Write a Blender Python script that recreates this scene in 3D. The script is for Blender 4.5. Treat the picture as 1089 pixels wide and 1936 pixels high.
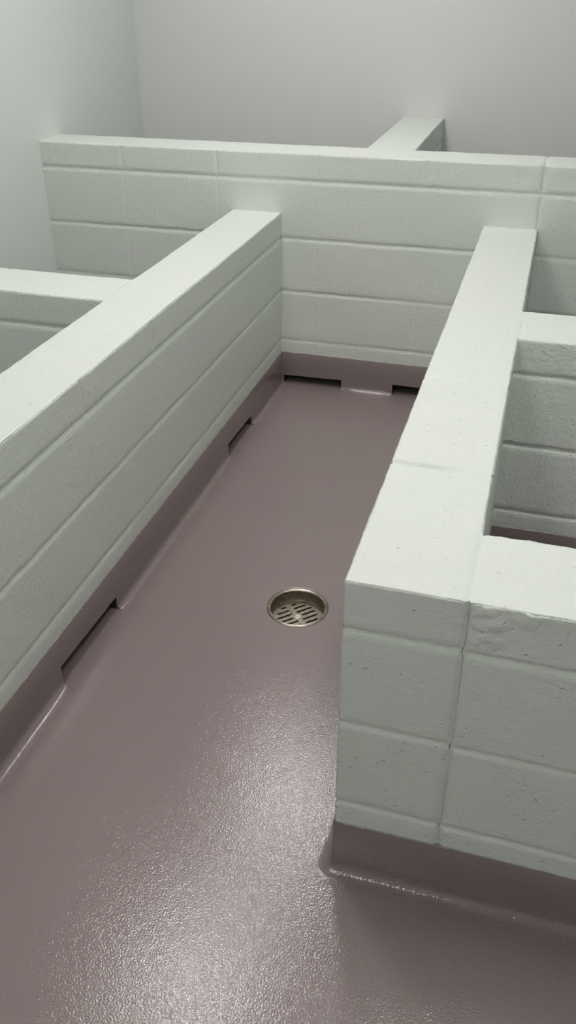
import bpy, math
from mathutils import Vector, Matrix, noise

scene = bpy.context.scene
for o in list(bpy.data.objects):
    bpy.data.objects.remove(o)
COL = scene.collection

# ------------------------------------------------------------------ camera
W_PX, H_PX = 1089, 1936
CAM = dict(loc=(0.9866, -3.2556, 1.5238), yaw=0.3006, pitch=-0.5482, roll=-0.0092, f=1651.38, px=-18.86, py=-34.90)
cd = bpy.data.cameras.new('camera')
cam = bpy.data.objects.new('camera', cd)
COL.objects.link(cam)
scene.camera = cam
cd.sensor_fit = 'VERTICAL'
cd.sensor_height = 36.0
cd.sensor_width = 36.0
cd.lens = CAM['f'] * 36.0 / H_PX
cd.shift_x = -CAM['px'] / H_PX
cd.shift_y = CAM['py'] / H_PX
cd.clip_start = 0.02
cy, sy = math.cos(CAM['yaw']), math.sin(CAM['yaw'])
cp, sp = math.cos(CAM['pitch']), math.sin(CAM['pitch'])
cr, sr = math.cos(CAM['roll']), math.sin(CAM['roll'])
fw = Vector((-sy * cp, cy * cp, sp))
rt = Vector((cy, sy, 0))
up = rt.cross(fw)
r2 = cr * rt + sr * up
u2 = -sr * rt + cr * up
M = Matrix((r2, u2, -fw)).transposed().to_4x4()
M.translation = Vector(CAM['loc'])
cam.matrix_world = M

# ------------------------------------------------------------------ light and exposure
scene.view_settings.view_transform = 'Standard'
scene.view_settings.look = 'None'
scene.view_settings.gamma = 1.0
scene.view_settings.use_curve_mapping = False
scene.view_settings.exposure = 0.05
world = bpy.data.worlds.new('world')
scene.world = world
world.use_nodes = True
world.node_tree.nodes['Background'].inputs[0].default_value = (0.8, 0.85, 0.85, 1)
world.node_tree.nodes['Background'].inputs[1].default_value = 0.02
LAMP_COLOR = (1.0, 0.945, 0.935)
# ceiling fixtures: x, y, half width, half length, emission strength
LAMPS = [(0.12, -0.12, 0.13, 0.26, 34.0), (-0.08, -1.25, 0.12, 0.24, 32.0), (1.15, -1.85, 0.14, 0.30, 30.0), (0.3, -4.1, 0.14, 0.30, 31.0)]  # third and fourth are unseen, added to brighten the tops and near faces

# ------------------------------------------------------------------ measures of the place (metres)
XW, YB, ZC = -1.004, 0.971, 2.62          # left wall, back wall, ceiling
XR, YF = 2.45, -4.9
ZP = 0.1387                                # top of the coved base
ZJ = [0.1939, 0.3967, 0.6059]              # bed joints
H = 0.7023                                 # top of the lower partitions
Z4, HM = 0.822, 0.9178                     # top bed joint and top of the tall partition
RW0, RW1 = 0.7597, 0.7614                  # right partition, left face at back and front
RX0, RX1 = 0.9486, 0.9555
RL = -2.190
TM, TL = 0.1751, 0.1958
DRAIN = (0.4745, -1.4305)

# ------------------------------------------------------------------ materials
def mat(name):
    m = bpy.data.materials.new(name)
    m.use_nodes = True
    nt = m.node_tree
    b = nt.nodes['Principled BSDF']
    return m, nt, b

def nd(nt, typ, **kw):
    n = nt.nodes.new(typ)
    for k, v in kw.items():
        if k in n.inputs.keys():
            n.inputs[k].default_value = v
        else:
            setattr(n, k, v)
    return n

def mixcol(nt, fac, a, b, mode='MIX'):
    n = nt.nodes.new('ShaderNodeMix')
    n.data_type = 'RGBA'
    n.blend_type = mode
    for inp, val in ((n.inputs[0], fac), (n.inputs[6], a), (n.inputs[7], b)):
        if isinstance(val, bpy.types.NodeSocket):
            nt.links.new(val, inp)
        else:
            inp.default_value = val
    return n.outputs[2]

def ramp(nt, src, p0, p1, c0=(0, 0, 0, 1), c1=(1, 1, 1, 1)):
    n = nt.nodes.new('ShaderNodeValToRGB')
    n.color_ramp.elements[0].position = p0
    n.color_ramp.elements[1].position = p1
    n.color_ramp.elements[0].color = c0
    n.color_ramp.elements[1].color = c1
    nt.links.new(src, n.inputs[0])
    return n.outputs[0]

def math_node(nt, op, a, b=0.0):
    n = nt.nodes.new('ShaderNodeMath')
    n.operation = op
    for i, v in enumerate((a, b)):
        if isinstance(v, bpy.types.NodeSocket):
            nt.links.new(v, n.inputs[i])
        else:
            n.inputs[i].default_value = v
    return n.outputs[0]

def painted_block(name, col, col2, rough, pits):
    m, nt, b = mat(name)
    geo = nt.nodes.new('ShaderNodeNewGeometry')
    pos = geo.outputs['Position']
    def nz(scale, detail, rough_=0.5):
        n = nd(nt, 'ShaderNodeTexNoise', Scale=scale, Detail=detail, Roughness=rough_)
        nt.links.new(pos, n.inputs['Vector'])
        return n.outputs['Fac']
    big = nz(2.3, 3)
    fac = ramp(nt, big, 0.35, 0.68)
    c = mixcol(nt, fac, col, col2)
    nt.links.new(c, b.inputs['Base Color'])
    b.inputs['Roughness'].default_value = rough
    b.inputs['Specular IOR Level'].default_value = 0.35
    fine = nz(420, 3, 0.6)
    mid = nz(95, 3, 0.6)
    vor = nd(nt, 'ShaderNodeTexVoronoi', Scale=62.0)
    nt.links.new(pos, vor.inputs['Vector'])
    pit = ramp(nt, vor.outputs['Distance'], 0.06, 0.20)
    gate = ramp(nt, nz(30, 2), 0.46, 0.60)            # only some cells are open pits
    pitg = math_node(nt, 'MULTIPLY', math_node(nt, 'SUBTRACT', 1.0, pit), gate)
    h = math_node(nt, 'ADD', math_node(nt, 'MULTIPLY', fine, 0.35), math_node(nt, 'MULTIPLY', mid, 0.9))
    h = math_node(nt, 'SUBTRACT', h, math_node(nt, 'MULTIPLY', pitg, pits))
    bump = nd(nt, 'ShaderNodeBump', Strength=1.0, Distance=0.0037)
    nt.links.new(h, bump.inputs['Height'])
    nt.links.new(bump.outputs[0], b.inputs['Normal'])
    return m

M_BLOCK = painted_block('painted_block', (0.695, 0.752, 0.700, 1), (0.702, 0.748, 0.704, 1), 0.42, 0.65)

def painted_wall(name, col):
    m, nt, b = mat(name)
    geo = nt.nodes.new('ShaderNodeNewGeometry')
    n = nd(nt, 'ShaderNodeTexNoise', Scale=160.0, Detail=3.0)
    nt.links.new(geo.outputs['Position'], n.inputs['Vector'])
    b.inputs['Base Color'].default_value = col
    b.inputs['Roughness'].default_value = 0.45
    b.inputs['Specular IOR Level'].default_value = 0.35
    bump = nd(nt, 'ShaderNodeBump', Strength=0.35, Distance=0.0006)
    nt.links.new(n.outputs['Fac'], bump.inputs['Height'])
    nt.links.new(bump.outputs[0], b.inputs['Normal'])
    return m

M_WALL = painted_wall('painted_wall', (0.660, 0.712, 0.680, 1))
M_WALLB = painted_wall('painted_back_wall', (0.668, 0.690, 0.676, 1))
M_CEIL = painted_wall('ceiling_paint', (0.72, 0.74, 0.71, 1))

def epoxy():
    m, nt, b = mat('mauve_epoxy')
    geo = nt.nodes.new('ShaderNodeNewGeometry')
    pos = geo.outputs['Position']
    def nz(scale, detail, r=0.5):
        n = nd(nt, 'ShaderNodeTexNoise', Scale=scale, Detail=detail, Roughness=r)
        nt.links.new(pos, n.inputs['Vector'])
        return n.outputs['Fac']
    base = mixcol(nt, ramp(nt, nz(1.7, 3), 0.35, 0.65), (0.232, 0.193, 0.188, 1), (0.248, 0.205, 0.199, 1))
    spk = ramp(nt, nz(520, 2, 0.7), 0.40, 0.62)
    c = mixcol(nt, spk, (0.165, 0.130, 0.128, 1), (0.300, 0.248, 0.243, 1))
    c = mixcol(nt, 0.55, base, c)
    nt.links.new(c, b.inputs['Base Color'])
    rr = ramp(nt, nz(60, 3), 0.3, 0.7, (0.15, 0.15, 0.15, 1), (0.21, 0.21, 0.21, 1))
    nt.links.new(rr, b.inputs['Roughness'])
    b.inputs['Specular IOR Level'].default_value = 0.5
    b.inputs['Coat Weight'].default_value = 0.32
    b.inputs['Coat Roughness'].default_value = 0.08
    h = math_node(nt, 'ADD', math_node(nt, 'MULTIPLY', nz(60, 2, 0.5), 0.7), math_node(nt, 'MULTIPLY', nz(270, 2, 0.45), 1.0))
    bump = nd(nt, 'ShaderNodeBump', Strength=0.85, Distance=0.00062)
    nt.links.new(h, bump.inputs['Height'])
    nt.links.new(bump.outputs[0], b.inputs['Normal'])
    nt.links.new(bump.outputs[0], b.inputs['Coat Normal'])
    return m
M_EPOXY = epoxy()

def metal(name, c1, c2, rough, metallic=1.0):
    m, nt, b = mat(name)
    tc = nt.nodes.new('ShaderNodeNewGeometry')
    n = nd(nt, 'ShaderNodeTexNoise', Scale=90.0, Detail=5.0, Roughness=0.7)
    nt.links.new(tc.outputs['Position'], n.inputs['Vector'])
    c = mixcol(nt, ramp(nt, n.outputs['Fac'], 0.35, 0.65), c1, c2)
    nt.links.new(c, b.inputs['Base Color'])
    b.inputs['Metallic'].default_value = metallic
    b.inputs['Roughness'].default_value = rough
    bump = nd(nt, 'ShaderNodeBump', Strength=0.5, Distance=0.0008)
    nt.links.new(n.outputs['Fac'], bump.inputs['Height'])
    nt.links.new(bump.outputs[0], b.inputs['Normal'])
    return m
M_STEEL = metal('dirty_steel', (0.24, 0.21, 0.165, 1), (0.44, 0.395, 0.32, 1), 0.36)
M_RIM = metal('steel_rim', (0.22, 0.18, 0.145, 1), (0.50, 0.43, 0.36, 1), 0.30)
M_SLEEVE = metal('stained_sleeve', (0.12, 0.10, 0.07, 1), (0.26, 0.22, 0.16, 1), 0.5, 0.6)
M_SCREW = metal('worn_screw', (0.62, 0.58, 0.52, 1), (0.78, 0.74, 0.68, 1), 0.35, 0.5)
M_SUMP = metal('dark_sump', (0.010, 0.009, 0.008, 1), (0.02, 0.018, 0.015, 1), 0.9, 0.0)
M_VOID = metal('dark_mortar', (0.022, 0.02, 0.018, 1), (0.034, 0.03, 0.028, 1), 0.9, 0.0)  # near-black lining, shade inside the wall slots put into its colour

m, nt, b = mat('fixture_enamel')
b.inputs['Base Color'].default_value = (0.8, 0.8, 0.78, 1)
b.inputs['Roughness'].default_value = 0.4
M_ENAMEL = m
def lamp_mat(s):
    m, nt, b = mat('lit_diffuser')
    b.inputs['Base Color'].default_value = (0.9, 0.9, 0.9, 1)
    b.inputs['Emission Color'].default_value = (*LAMP_COLOR, 1)
    b.inputs['Emission Strength'].default_value = s
    return m

# ------------------------------------------------------------------ object helpers
def mesh_obj(name, verts, faces, m, parent=None, smooth=True, base=(0, 0, 0)):
    bx, by, bz = base
    me = bpy.data.meshes.new(name)
    me.from_pydata([(v[0] - bx, v[1] - by, v[2] - bz) for v in verts], [], faces)
    me.materials.append(m)
    me.polygons.foreach_set('use_smooth', [smooth] * len(me.polygons))
    me.update()
    o = bpy.data.objects.new(name, me)
    COL.objects.link(o)
    if parent:
        o.parent = parent
    else:
        o.location = base
    return o

def thing(name, loc, label, cat, group=None):
    o = bpy.data.objects.new(name, None)
    o.empty_display_size = 0.1
    o.location = loc
    COL.objects.link(o)
    o['kind'] = 'thing'
    o['label'] = label
    o['category'] = cat
    if group:
        o['group'] = group
    return o

def box_geo(x0, x1, y0, y1, z0, z1, V, F):
    k = len(V)
    V += [(x0, y0, z0), (x1, y0, z0), (x1, y1, z0), (x0, y1, z0), (x0, y0, z1), (x1, y0, z1), (x1, y1, z1), (x0, y1, z1)]
    F += [(k, k + 3, k + 2, k + 1), (k + 4, k + 5, k + 6, k + 7), (k, k + 1, k + 5, k + 4), (k + 1, k + 2, k + 6, k + 5), (k + 2, k + 3, k + 7, k + 6), (k + 3, k, k + 4, k + 7)]

def structure(name, V, F, m, smooth=False):
    o = mesh_obj(name, V, F, m, smooth=smooth)
    o['kind'] = 'structure'
    return o

def fbm(x, y, z, s):
    return noise.noise(Vector((x * s, y * s, z * s)))

def gridline(lo, hi, step, joints, ends=True):
    g = set()
    n = max(1, int(round((hi - lo) / step)))
    base = [lo + (hi - lo) * i / n for i in range(n + 1)]
    special = []
    for j in joints:
        for d in (-0.0105, -0.0075, -0.005, -0.0025, 0.0, 0.0025, 0.005, 0.0075, 0.0105):
            if lo + 0.001 < j + d < hi - 0.001:
                special.append(j + d)
    if ends:
        for d in (0.0018, 0.004, 0.0065, 0.0095):
            special += [lo + d, hi - d]
    special += [lo, hi]
    out = sorted(set(round(s, 5) for s in special))
    for v in base:
        if all(abs(v - s) > step * 0.45 for s in special):
            out.append(round(v, 5))
    return sorted(out)

def groove(d, hw=0.0092):
    t = abs(d) / hw
    return 0.0 if t >= 1 else (1 - t * t) ** 1.3

def masonry(name, parent, base, mp, L, T, z0, z1, sj, zj, cap, step=0.007, spots=(), rings=(), tops=None, open_top=True, depth=0.0046, bev=1.0, patches=(), abut=(), round0=False, round1=True, seam1=False):
    """One course-work mesh in local (a along, b across, z).  mp maps (a, b) to world x, y.
    sj: list of (a, strength face, strength top)."""
    A = gridline(0, L, step, [s[0] for s in sj])
    B = gridline(0, T, 0.02, [])
    Z = gridline(z0, z1, step, [q[0] for q in zj])
    idx, V, F = {}, [], []
    na, nb, nz_ = len(A) - 1, len(B) - 1, len(Z) - 1
    def sealed(i, j):
        return j == nb and any(q0 - 0.004 < A[i] < q1 + 0.004 for q0, q1 in abut)
    def disp(i, j, k):
        a, b, z = A[i], B[j], Z[k]
        x, y = mp(a, b)
        da = db = dz = 0.0
        w1 = fbm(x, y, z, 5) * 0.0011 + fbm(x + 9, y, z, 28) * 0.0005 + fbm(x, y + 5, z, 80) * 0.0003
        onf = j == 0 or j == nb
        if onf:
            sgn = 1 if j == 0 else -1
            g = 0.0
            for zz, st in zj:
                if abs(z - zz) < 0.0112:
                    m_ = st * (0.8 + 0.7 * fbm(x, y, zz, 4.0))
                    wob = 0.0016 * fbm(x, y, zz, 22)
                    g = max(g, groove(z - zz + wob) * max(0.15, m_))
            for aa, st, st2 in sj:
                if abs(a - aa) < 0.0112:
                    g = max(g, groove(a - aa + 0.0012 * fbm(x, y, z, 25)) * st)
            if cap:       # lower arris of the cap course rounds into the bed joint
                g = max(g, groove(z - z0) * 0.9)
            else:
                g = max(g, groove(z - z1) * 0.9)
            db += sgn * (g * depth + w1)
            if not cap and z < ZP - 0.008:
                db += sgn * 0.003        # the blockwork sits back behind the epoxy base
            for (pa, pz, pr, amp) in spots:
                dd = math.hypot(a - pa, z - pz)
                if dd < pr:
                    f = 1 - dd / pr
                    db -= sgn * amp * f ** 0.5 * (0.3 + 1.4 * abs(fbm(x, y, z, 120)) + fbm(y, z, x, 60))
            for (pa, pz, pr, amp) in rings:
                dd = math.hypot(a - pa, z - pz)
                if abs(dd - pr) < 0.005:
                    db -= sgn * amp * (1 - abs(dd - pr) / 0.005)
        if k == nz_ and cap:
            g = 0.0
            for aa, st, st2 in sj:
                if abs(a - aa) < 0.0112:
                    n2 = max(0.1, 0.8 + 0.9 * fbm(x, y, 3.3, 18))
                    g = max(g, groove(a - aa + 0.001 * fbm(x, y, 1, 30)) * st2 * n2)
            dz -= g * depth * 0.8
            dz += w1
            # arris knocks where a joint meets the edge
            if onf:
                for aa, st, st2 in sj:
                    d = abs(a - aa)
                    if d < 0.014 and not sealed(i, j):
                        q = (1 - d / 0.014) * st2 * (0.0075 if st2 > 1 else 0.004)
                        db += (1 if j == 0 else -1) * q
                        dz -= q * 0.7
        # worn, ragged top arris
        if cap:
            eb = min(B[j], T - B[j])
            et = z1 - z
            if eb < 0.01 and et < 0.01 and (onf or k == nz_) and not sealed(i, nb if B[j] > T / 2 else 0):
                n3 = 0.45 + 0.8 * fbm(x, y, 2, 45) + 0.9 * fbm(x, y, 7, 120)
                c = 0.0012 + 0.0036 * max(0.0, n3) * bev
                if onf and k == nz_:
                    db += (1 if j == 0 else -1) * c
                    dz -= c * 0.8
                elif onf:
                    db += (1 if j == 0 else -1) * c * 0.5 * max(0, 1 - et / 0.005)
                else:
                    dz -= c * 0.4 * max(0, 1 - eb / 0.005)
        if k == nz_ and cap and abut and seam1:
            for q0, q1 in abut:
                if q0 < a < q1 and q1 > L - 0.01:
                    dz -= groove(T - b) * depth * 0.5
        if (i == 0 and round0) or (i == na and round1):
            s_ = 1 if i == 0 else -1
            if onf and not sealed(i, j):
                c = 0.0022 + 0.0012 * fbm(x, y, z, 60)
                da += s_ * c
                db += (1 if j == 0 else -1) * c
            da += s_ * (0.0009 * fbm(x, y, z, 30))
            ez = 0.0
            for zz, st in zj:
                ez = max(ez, groove(z - zz) * st)
            if cap:
                ez = max(ez, groove(z - z0) * 0.9)
            else:
                ez = max(ez, groove(z - z1) * 0.9)
            if seam1:
                ez = max(ez, groove(T - b) * 0.9)
            da += s_ * ez * depth
            if cap and k == nz_:
                c = 0.0012 + 0.0026 * max(0.0, 0.45 + 0.8 * fbm(x, y, 2, 45) + 0.9 * fbm(x, y, 7, 120))
                da += s_ * c
                dz -= c * 0.8
            for (pa, pz, pr, amp) in patches:
                dd = math.hypot(b - pa, z - pz)
                if dd < pr:
                    da -= s_ * amp * (1 - dd / pr) * (0.3 + fbm(x, y, z, 100))
        aa, bb = a + da, b + db
        X, Y = mp(aa, bb)
        return (X, Y, z + dz)
    def vid(i, j, k, tag_=0):
        key = (i, j, k, tag_)
        if key not in idx:
            idx[key] = len(V)
            V.append(disp(i, j, k))
        return idx[key]
    for i in range(na):
        for k in range(nz_):
            F.append((vid(i, 0, k), vid(i + 1, 0, k), vid(i + 1, 0, k + 1), vid(i, 0, k + 1)))
            if any(q0 < A[i] and A[i + 1] < q1 + 1e-6 for q0, q1 in abut) and seam1:
                F.append((vid(i, nb, k + 1, 1), vid(i + 1, nb, k + 1, 1), vid(i + 1, nb, k, 1), vid(i, nb, k, 1)))
                continue
            F.append((vid(i, nb, k + 1), vid(i + 1, nb, k + 1), vid(i + 1, nb, k), vid(i, nb, k)))
    for i in range(na):
        for j in range(nb):
            if cap:      # the body is closed by its coping, the coping rests on its body
                F.append((vid(i, j, nz_), vid(i + 1, j, nz_), vid(i + 1, j + 1, nz_), vid(i, j + 1, nz_)))
            elif z0 > 0.01:
                F.append((vid(i, j + 1, 0), vid(i + 1, j + 1, 0), vid(i + 1, j, 0), vid(i, j, 0)))
    for j in range(nb):
        for k in range(nz_):
            if round0:
                F.append((vid(0, j + 1, k), vid(0, j, k), vid(0, j, k + 1), vid(0, j + 1, k + 1)))
            if round1:
                F.append((vid(na, j, k), vid(na, j + 1, k), vid(na, j + 1, k + 1), vid(na, j, k + 1)))
    # keep face winding outward for either handedness of the map
    p0, pa, pb = mp(0, 0), mp(1, 0), mp(0, 1)
    det = (pa[0] - p0[0]) * (pb[1] - p0[1]) - (pa[1] - p0[1]) * (pb[0] - p0[0])
    if det < 0:
        F = [tuple(reversed(f)) for f in F]
    return mesh_obj(name, V, F, M_BLOCK, parent, True, base)

def cove(parent, base, path, slots=(), side=1, name='cove_base', flip_infill=None, closed_ends=True, jag_seed=0.0):
    """Coved epoxy base along a plan path; side=+1 puts it on the left of the walking direction."""
    pts = [Vector(p) for p in path]
    segs = []
    S = [0.0]
    for p, q in zip(pts, pts[1:]):
        S.append(S[-1] + (q - p).length)
    def normal(i):
        d = (pts[i + 1] - pts[i]).normalized()
        return Vector((-d.y, d.x)) * side
    samples = []       # (s, point, offset direction scaled)
    for i in range(len(pts) - 1):
        n_ = max(1, int(round((S[i + 1] - S[i]) / 0.012)))
        for k in range(n_ + (1 if i == len(pts) - 2 else 0)):
            t = k / n_
            p = pts[i].lerp(pts[i + 1], t)
            nn = normal(i)
            if k == 0 and i > 0:
                n0, n1 = normal(i - 1), normal(i)
                for q in range(1, 8):
                    samples.append((S[i] - 0.0008 + 0.0001 * q, p, n0.lerp(n1, q / 8).normalized()))
            samples.append((S[i] + (S[i + 1] - S[i]) * t, p, nn))
    extra = []
    for (s0, s1, h0, h1) in slots:
        for sv in (s0 - 0.00003, s0, s0 + 0.004, s1 - 0.004, s1, s1 + 0.00003):
            for i in range(len(pts) - 1):
                if S[i] <= sv <= S[i + 1]:
                    t = (sv - S[i]) / (S[i + 1] - S[i])
                    extra.append((sv, pts[i].lerp(pts[i + 1], t), normal(i)))
                    break
    samples += extra
    samples.sort(key=lambda q: q[0])
    R = 0.020
    V, F = [], []
    prev = None
    lips = []
    NP = 16
    for s, p, nn in samples:
        jag = 0.0016 * fbm(p.x * 1.0, p.y, jag_seed, 30) + 0.0012 * fbm(p.x, p.y, jag_seed, 110)
        o0 = 0.0022 + 0.0006 * fbm(p.x, p.y, 0.5, 12)
        prof = [(-0.004, ZP + jag), (o0 - 0.0008, ZP + jag), (o0, ZP - 0.0015 + jag), (o0, ZP * 0.62), (o0 + 0.0008, R + 0.012)]
        rr = R
        rr = R * (1 + 0.12 * fbm(p.x, p.y, 4.0, 5))
        for sc in S[1:-1]:
            rr *= 1 + 0.45 * math.exp(-abs(s - sc) / 0.10)
        for (s0, s1, h0, h1) in slots:      # the cove feathers out towards an opening
            d_ = min(abs(s - s0), abs(s - s1))
            if d_ < 0.05:
                rr *= 0.5 + 0.5 * (d_ / 0.05) ** 0.7
        for q in range(10):
            th = math.pi / 2 * q / 9
            prof.append((o0 + 0.0008 + rr - rr * math.cos(th), rr - rr * math.sin(th) + 0.0009))
        prof.append((o0 + rr + 0.010, 0.0003))
        prof[4] = (o0 + 0.0008, rr + 0.012)
        hh = None
        for (s0, s1, h0, h1) in slots:
            if s0 <= s <= s1:
                t = (s - s0) / (s1 - s0)
                hh = h0 + (h1 - h0) * t + 0.002 * fbm(p.x, p.y, 2.2, 30)
                e = min(s - s0, s1 - s)
        if hh is not None:
            new = []
            for (o_, z_) in prof:
                if z_ < hh:
                    break
                new.append((o_, z_))
            lo = new[-1]
            n_ = NP - len(new)
            for q in range(1, n_ + 1):
                new.append((lo[0], lo[1] + (hh - lo[1]) * q / n_))
            prof = new[:NP]
            lips.append((s, p, nn, lo[0], hh))
        ring = []
        for (o_, z_) in prof:
            q = p + nn * o_
            ring.append(len(V))
            V.append((q.x, q.y, z_))
        if prev and (hh is None) == (was is None):
            for a in range(NP - 1):
                F.append((prev[a], prev[a + 1], ring[a + 1], ring[a]) if side > 0 else (ring[a], ring[a + 1], prev[a + 1], prev[a]))
        prev, was = ring, hh
    for (sa, pa, na_, la, ha), (sb, pb, nb_, lb, hb) in zip(lips, lips[1:]):
        if sb - sa < 0.05:
            k = len(V)
            for (p_, n_, o_, z_) in ((pa, na_, la, ha), (pb, nb_, lb, hb), (pb, nb_, -0.02, hb), (pa, na_, -0.02, ha)):
                q = p_ + n_ * o_
                V.append((q.x, q.y, z_))
            F.append((k, k + 1, k + 2, k + 3))
    # solid returns beside every slot, and the end caps
    def cap_at(s_at):
        sm = min(samples, key=lambda q: abs(q[0] - s_at))
        s, p, nn = sm
        R = 0.010
        prof = [(-0.02, 0.0), (-0.02, 0.06), (0.0025, 0.06), (0.0035, R + 0.01)]
        for q in range(7):
            th = math.pi / 2 * q / 6
            prof.append((0.0035 + R - R * math.cos(th), R - R * math.sin(th) + 0.0018))
        prof.append((0.0035 + R, 0.0))
        k = len(V)
        for (o_, z_) in prof:
            q = p + nn * o_
            V.append((q.x, q.y, z_))
        F.append(tuple(range(k, k + len(prof))))
    for (s0, s1, h0, h1) in slots:
        cap_at(s0 - 0.00003)
        cap_at(s1 + 0.00003)
    return mesh_obj(name, V, F, M_EPOXY, parent, True, base)

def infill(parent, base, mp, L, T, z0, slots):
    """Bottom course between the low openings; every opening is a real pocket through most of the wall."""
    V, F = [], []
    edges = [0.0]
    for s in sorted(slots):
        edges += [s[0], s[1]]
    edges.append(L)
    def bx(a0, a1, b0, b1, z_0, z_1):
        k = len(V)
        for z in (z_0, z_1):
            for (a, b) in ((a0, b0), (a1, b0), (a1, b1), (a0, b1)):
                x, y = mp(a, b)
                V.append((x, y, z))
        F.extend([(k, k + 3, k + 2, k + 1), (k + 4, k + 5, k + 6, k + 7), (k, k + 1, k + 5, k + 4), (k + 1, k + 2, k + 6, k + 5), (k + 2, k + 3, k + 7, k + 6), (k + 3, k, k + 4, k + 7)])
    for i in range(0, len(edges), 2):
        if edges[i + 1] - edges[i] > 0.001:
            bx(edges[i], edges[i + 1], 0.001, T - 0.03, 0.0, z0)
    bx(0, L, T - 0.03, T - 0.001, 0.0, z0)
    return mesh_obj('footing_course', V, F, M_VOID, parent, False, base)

# ------------------------------------------------------------------ the room shell
V, F = [], []
cx0, cy0 = DRAIN
N, SQ, RH = 96, 0.20, 0.0855
# floor around the drain: ring of quads from the hole to a square, then four slabs
def sqpt(th):
    c, s = math.cos(th), math.sin(th)
    k = SQ / max(abs(c), abs(s))
    return cx0 + c * k, cy0 + s * k
angs = [2 * math.pi * (i + 0.0) / N for i in range(N)]
rings = [(0.0835, -0.006), (0.0845, -0.002), (0.0860, -0.0003), (0.0885, 0.0), (0.10, 0.0)]
for (r, z) in rings:
    for t in angs:
        rr = r + 0.0007 * fbm(math.cos(t), math.sin(t), r * 3, 3.0)
        V.append((cx0 + rr * math.cos(t), cy0 + rr * math.sin(t), z))
for t in angs:
    x, y = sqpt(t)
    V.append((x, y, 0.0))
for k in range(len(rings)):
    for i in range(N):
        j = (i + 1) % N
        F.append((k * N + i, k * N + N + i, k * N + N + j, k * N + j))
fx0, fx1, fy0, fy1 = XW, XR, YF, YB
for (x0, x1, y0, y1) in ((fx0, cx0 - SQ, fy0, fy1), (cx0 + SQ, fx1, fy0, fy1), (cx0 - SQ, cx0 + SQ, fy0, cy0 - SQ), (cx0 - SQ, cx0 + SQ, cy0 + SQ, fy1)):
    k = len(V)
    V += [(x0, y0, 0), (x1, y0, 0), (x1, y1, 0), (x0, y1, 0)]
    F.append((k, k + 1, k + 2, k + 3))
floor = structure('floor', V, F, M_EPOXY, smooth=True)

V, F = [], []; box_geo(XW - 0.15, XW, YF, YB, -0.05, ZC, V, F); structure('wall_left', V, F, M_WALL)
V, F = [], []; box_geo(XW - 0.15, XR + 0.15, YB, YB + 0.15, -0.05, ZC, V, F); structure('wall_back', V, F, M_WALLB)
V, F = [], []; box_geo(XR, XR + 0.15, YF, YB, -0.05, ZC, V, F); structure('wall_right', V, F, M_WALL)
V, F = [], []; box_geo(XW - 0.15, XR + 0.15, YF - 0.15, YF, -0.05, ZC, V, F); structure('wall_front', V, F, M_WALL)
V, F = [], []; box_geo(XW - 0.15, XR + 0.15, YF - 0.15, YB + 0.15, ZC, ZC + 0.1, V, F); structure('ceiling', V, F, M_CEIL)

# ------------------------------------------------------------------ partitions
GROUP = None
# tall cross partition: a runs along +x, front face at y = 0
def mp_tall(a, b): return (XW + a, b)
LT = XR - XW
b0 = (XW + LT / 2, TM / 2, 0)
tall = thing('partition_wall', b0, 'tallest pale green block partition, crossing the room behind the lower ones', 'partition wall')
sj = [(-0.650 - XW, 0.55, 0.5), (-0.254 - XW, 0.65, 0.6), (0.140 - XW, 0.30, 0.25), (0.541 - XW, 0.55, 0.5), (0.945 - XW, 1.0, 1.3), (1.346 - XW, 0.6, 0.5), (1.75 - XW, 0.6, 0.5), (2.15 - XW, 0.5, 0.5)]
sjb = [(a, s * (0.28 if i in (2,) else 0.36), 0) for i, (a, s, t) in enumerate(sj)]
sjb[4] = (sj[4][0], 0.75, 0)
rings_m = []
for xj in (0.541, 0.945):
    for dz in (0.022, 0.070):
        for d in ((0.028,) if xj < 0.9 else (-0.03, 0.03)):
            rings_m.append((xj + d - XW, HM - dz, 0.007, 0.0018))
masonry('coping', tall, b0, mp_tall, LT, TM, Z4, HM, sj, [], True, 0.006, round1=False, abut=[(0.2869 - XW, 0.4697 - XW)], rings=rings_m)
M_SLOTS = [(0.009 - XW, 0.256 - XW, 0.036, 0.040), (0.469 - XW, 0.72 - XW, 0.046, 0.046)]
masonry('block_courses', tall, b0, mp_tall, LT, TM, 0.05, Z4, sjb, [(ZJ[0], 0.8), (ZJ[1], 1.0), (ZJ[2], 1.0)], False, 0.009, round1=False)
infill(tall, b0, mp_tall, LT, TM, 0.05, [(s[0], s[1]) for s in M_SLOTS])
# walking -x so that the left hand points to -y
cove(tall, b0, [(XR - 0.002, 0), (XW + 0.002, 0)], [(XR - 0.002 - (s[1] + XW), XR - 0.002 - (s[0] + XW), s[3], s[2]) for s in M_SLOTS][::-1], side=1)

# left partition: a runs along -y, front face at x = 0 faces +x
LL = 3.55
def mp_left(a, b): return (-b, -a)
b0 = (-TL / 2, -LL / 2, 0)
left = thing('partition_wall', b0, 'long low pale green block partition with two dark slots in its base', 'partition wall')
sj = [(0.403, 0.35, 0.12), (0.806, 0.2, 0.1), (1.209, 0.7, 0.35), (1.611, 0.45, 0.18), (2.013, 0.5, 0.3), (2.42, 0.5, 0.3), (2.83, 0.5, 0.3), (3.23, 0.5, 0.3)]
masonry('coping', left, b0, mp_left, LL, TL, ZJ[2], H, sj, [], True, 0.006, abut=[(0.9045, 1.1024)], bev=1.2,
        spots=[(1.57, H - 0.05, 0.045, 0.0022), (1.185, H - 0.03, 0.02, 0.0015), (0.62, H - 0.06, 0.03, 0.0008)])
L_SLOTS = [(0.414, 0.677, 0.040, 0.050), (1.580, 1.884, 0.043, 0.056)]
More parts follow.
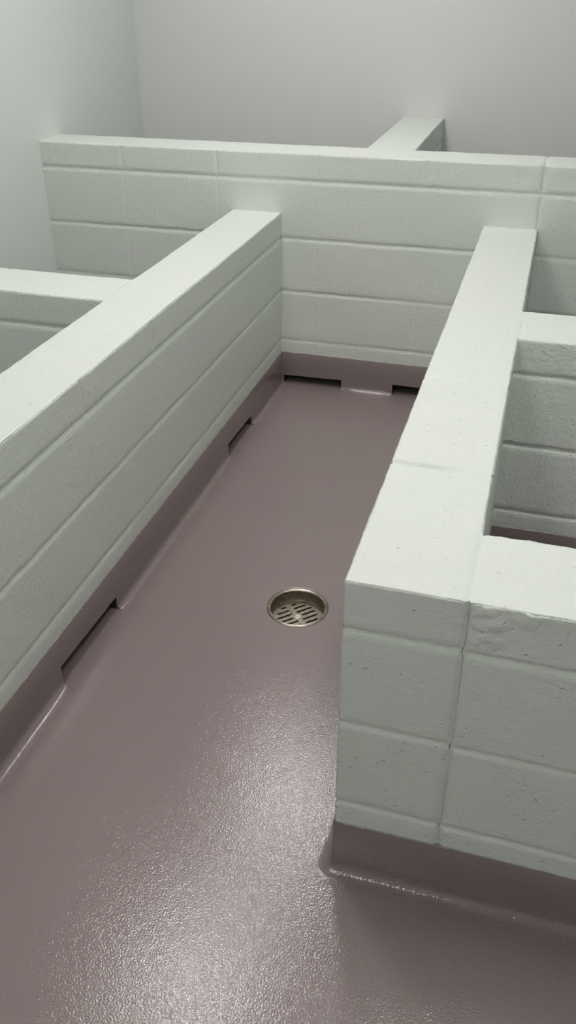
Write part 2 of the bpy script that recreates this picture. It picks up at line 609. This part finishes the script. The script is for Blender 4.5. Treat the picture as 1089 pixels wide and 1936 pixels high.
masonry('block_courses', left, b0, mp_left, LL, TL, 0.062, ZJ[2], [(a, s * 0.22, 0) for a, s, t in sj], [(ZJ[0], 0.75), (ZJ[1], 0.8)], False, 0.009)
infill(left, b0, mp_left, LL, TL, 0.062, [(s[0], s[1]) for s in L_SLOTS])
cove(left, b0, [(0, -0.002), (0, -LL), (-TL, -LL)], [(s[0] - 0.002, s[1] - 0.002, s[2], s[3]) for s in L_SLOTS], side=1)

# right partition: a runs along -y, b from its left face to +x, slightly tapering in plan
RLEN = -RL
def mp_right(a, b):
    t = a / RLEN
    x0 = RW0 + (RW1 - RW0) * t
    x1 = RX0 + (RX1 - RX0) * t
    w = x1 - x0
    return (x0 + b / 0.19 * w, -a)
b0 = (0.855, RL / 2, 0)
right = thing('partition_wall', b0, 'low pale green block partition beside the floor drain, ending at a free corner', 'partition wall')
sj = [(0.170, 0.4, 0.25), (0.576, 0.4, 0.2), (0.9804, 0.4, 0.35), (1.3868, 0.5, 0.7), (1.7956, 0.9, 1.8)]
masonry('coping', right, b0, mp_right, RLEN, 0.19, ZJ[2], H, sj, [], True, 0.006, bev=1.2, seam1=True, abut=[(RLEN - 0.193, RLEN), (0.8704, 1.0806)])
masonry('block_courses', right, b0, mp_right, RLEN, 0.19, 0.0, ZJ[2], [(a, s * 0.4, 0) for a, s, t in sj], [(ZJ[0], 0.9), (ZJ[1], 1.0)], False, 0.009, seam1=True, abut=[(RLEN - 0.193, RLEN)])
cove(right, b0, [(RX1, RL), (RW1, RL), (RW0, -0.002)], side=1)
cove(right, b0, [(RX0, -0.002), (0.9513, -0.868)], side=1)
cove(right, b0, [(0.952, -1.083), (0.9549, -1.996)], side=1)

# front cross partition to the right of the free end
def mp_front(a, b): return (RX1 - 0.0015 + a, RL + b)
LF = XR - RX1 + 0.0015
b0 = ((RX1 + XR) / 2, RL + 0.096, 0)
front = thing('partition_wall', b0, 'low pale green block partition meeting the free corner, with mauve base across its front', 'partition wall')
dz = -0.004
sj = [(0.0, 0.9, 0.6), (0.41, 0.9, 0.6), (0.816, 0.9, 0.6), (1.222, 0.9, 0.6)]
masonry('coping', front, b0, mp_front, LF, 0.193, ZJ[2] + dz, H, sj, [], True, 0.0045, bev=1.2, round1=False,
        spots=[(0.034, H - 0.030, 0.030, 0.0065), (0.030, H - 0.068, 0.028, 0.0060), (0.09, H - 0.006, 0.03, 0.004)])
masonry('block_courses', front, b0, mp_front, LF, 0.193, 0.0, ZJ[2] + dz, sj, [(ZJ[0] - 0.003, 1.0), (ZJ[1] - 0.004, 1.1)], False, 0.008, round1=False)
cove(front, b0, [(XR - 0.002, RL), (RX1, RL)], side=1)
cove(front, b0, [(RX1 + 0.002, RL + 0.193), (XR - 0.002, RL + 0.193)], side=1)

# cross partition between the two right-hand stalls
F2A, F2B = -0.8704, -1.0806
def mp_mid(a, b): return (0.9517 + a, F2B + b)
LM = XR - 0.9517
b0 = ((0.9517 + XR) / 2, (F2A + F2B) / 2, 0)
mid = thing('partition_wall', b0, 'short low pale green block partition between the two stalls away from the drain', 'partition wall')
sj = [(0.004, 0.5, 0.4), (0.41, 0.6, 0.4), (0.816, 0.6, 0.4), (1.222, 0.6, 0.4)]
masonry('coping', mid, b0, mp_mid, LM, F2A - F2B, ZJ[2], H, sj, [], True, 0.006, bev=1.2, spots=[(0.035, H - 0.04, 0.05, 0.0014)])
masonry('block_courses', mid, b0, mp_mid, LM, F2A - F2B, 0.0, ZJ[2], sj[1:], [(ZJ[0], 1.2), (ZJ[1] + 0.004, 1.6)], False, 0.009)
cove(mid, b0, [(XR - 0.002, F2B), (0.9517, F2B)], side=1)
cove(mid, b0, [(0.9517, F2A), (XR - 0.002, F2A)], side=1)

# cross partition on the left, from the long partition to the left wall
L2A, L2B = -0.9045, -1.1024
def mp_l2(a, b): return (-TL - a, L2B + b)
LW = -TL - XW
b0 = ((-TL + XW) / 2, (L2A + L2B) / 2, 0)
l2 = thing('partition_wall', b0, 'short low pale green block partition joining the long partition to the side wall', 'partition wall')
sj = [(0.425, 0.6, 0.7)]
masonry('coping', l2, b0, mp_l2, LW, L2A - L2B, ZJ[2], H, sj, [], True, 0.006)
masonry('block_courses', l2, b0, mp_l2, LW, L2A - L2B, 0.0, ZJ[2], [(0.425, 0.2, 0)], [(ZJ[0], 0.9), (ZJ[1], 1.0)], False, 0.010)
cove(l2, b0, [(-TL, L2B), (XW + 0.002, L2B)], side=1)
cove(l2, b0, [(XW + 0.002, L2A), (-TL, L2A)], side=1)

# partition behind the tall one, running to the back wall
def mp_p(a, b): return (0.2869 + b, TM + a)
LP = YB - TM
b0 = (0.378, (TM + YB) / 2, 0)
rear = thing('partition_wall', b0, 'pale green block partition beyond the tallest one, running from it to the back wall', 'partition wall')
masonry('coping', rear, b0, mp_p, LP, 0.1828, Z4, HM, [(0.405, 0.4, 0.4)], [], True, 0.006)
masonry('block_courses', rear, b0, mp_p, LP, 0.1828, 0.0, Z4, [(0.405, 0.3, 0)], [(q, 0.9) for q in ZJ], False, 0.012)

# ------------------------------------------------------------------ floor drain
dx, dy = DRAIN
drain = thing('floor_drain', (dx, dy, 0), 'round sunken metal floor drain with a slotted strainer in the mauve floor', 'drain')
def lathe(name, prof, m, parent, n=96, closed=False, wob=0.0):
    V, F = [], []
    for (r, z) in prof:
        for i in range(n):
            t = 2 * math.pi * i / n
            rr = r * (1 + wob * fbm(math.cos(t), math.sin(t), z * 20, 2.5))
            V.append((rr * math.cos(t), rr * math.sin(t), z))
    for k in range(len(prof) - 1):
        for i in range(n):
            j = (i + 1) % n
            F.append((k * n + i, k * n + j, k * n + n + j, k * n + n + i))
    if closed:
        F.append(tuple(range((len(prof) - 1) * n, len(prof) * n)))
    return mesh_obj(name, V, F, m, parent, True, (0, 0, 0))
lathe('rim', [(0.0835, -0.0060), (0.0835, -0.0012), (0.0815, -0.0008), (0.0800, -0.0022), (0.0775, -0.0030), (0.0762, -0.0018), (0.0750, -0.0022), (0.0747, -0.0050)], M_RIM, drain, wob=0.004)
lathe('sleeve', [(0.0747, -0.0045), (0.0745, -0.012), (0.0742, -0.030), (0.0720, -0.0345), (0.0690, -0.0365), (0.0690, -0.040)], M_SLEEVE, drain)
lathe('sump', [(0.070, -0.039), (0.066, -0.050), (0.060, -0.12)], M_SUMP, drain, closed=True)

def strainer():
    cu = bpy.data.curves.new('strainer', 'CURVE')
    cu.dimensions = '2D'
    cu.fill_mode = 'BOTH'
    cu.extrude = 0.0014
    cu.bevel_depth = 0.0006
    cu.bevel_resolution = 1
    def spl(pts):
        s = cu.splines.new('POLY')
        s.points.add(len(pts) - 1)
        for p, q in zip(s.points, pts):
            p.co = (q[0], q[1], 0, 1)
        s.use_cyclic_u = True
    R = 0.0700
    spl([(R * math.cos(2 * math.pi * i / 96), R * math.sin(2 * math.pi * i / 96)) for i in range(96)])
    k2 = math.sqrt(0.5)
    for row in range(-3, 4):
        n_ = row * 0.0172
        ext = math.sqrt(max(0.0, 0.0575 ** 2 - n_ ** 2))
        inner = 0.0065 if row else 0.0125
        for sgn in (-1, 1):
            a0, a1 = inner, ext
            if abs(row) == 3:
                a1 = max(ext, 0.022)
            hw = 0.0034
            pts = []
            for q in range(9):
                th = -math.pi / 2 + math.pi * q / 8
                pts.append((a1 - hw + hw * math.cos(th), n_ + hw * math.sin(th)))
            for q in range(9):
                th = math.pi / 2 + math.pi * q / 8
                pts.append((a0 + hw + hw * math.cos(th), n_ + hw * math.sin(th)))
            # rotate the row direction to 45 degrees in plan
            out = []
            for (s_, t_) in pts:
                s_ *= sgn
                out.append(((s_ + t_) * k2, (s_ - t_) * k2))
            spl(out)
    tmp = bpy.data.objects.new('strainer_outline', cu)
    COL.objects.link(tmp)
    dg = bpy.context.evaluated_depsgraph_get()
    me = bpy.data.meshes.new_from_object(tmp.evaluated_get(dg))
    bpy.data.objects.remove(tmp)
    me.name = 'strainer'
    me.materials.clear()
    me.materials.append(M_STEEL)
    o = bpy.data.objects.new('strainer', me)
    COL.objects.link(o)
    o.parent = drain
    o.location = (0, 0, -0.0365)
    return o
strainer()
o = lathe('screw', [(0.0095, -0.0350), (0.0092, -0.0338), (0.0070, -0.0325), (0.0030, -0.0320), (0.0026, -0.0328)], M_SCREW, drain, n=40, closed=True)

# ------------------------------------------------------------------ ceiling fixtures
LBL = ['rectangular lit ceiling light above the two sunken stalls, out of frame',
       'rectangular lit ceiling light above the middle of the tall partition, out of frame',
       'rectangular lit ceiling light above the long left partition, out of frame',
       'rectangular lit ceiling light behind the camera, out of frame']
for (x, y, hw, hl, s), lb in zip(LAMPS, LBL):
    t = thing('ceiling_light', (x, y, ZC), lb, 'ceiling light', 'ceiling lights')
    V, F = [], []
    box_geo(-hw - 0.02, hw + 0.02, -hl - 0.02, hl + 0.02, -0.06, 0.0, V, F)
    mesh_obj('housing', V, F, M_ENAMEL, t, False)
    V, F = [], []
    box_geo(-hw, hw, -hl, hl, -0.075, -0.061, V, F)
    mesh_obj('diffuser', V, F, lamp_mat(s), t, False)
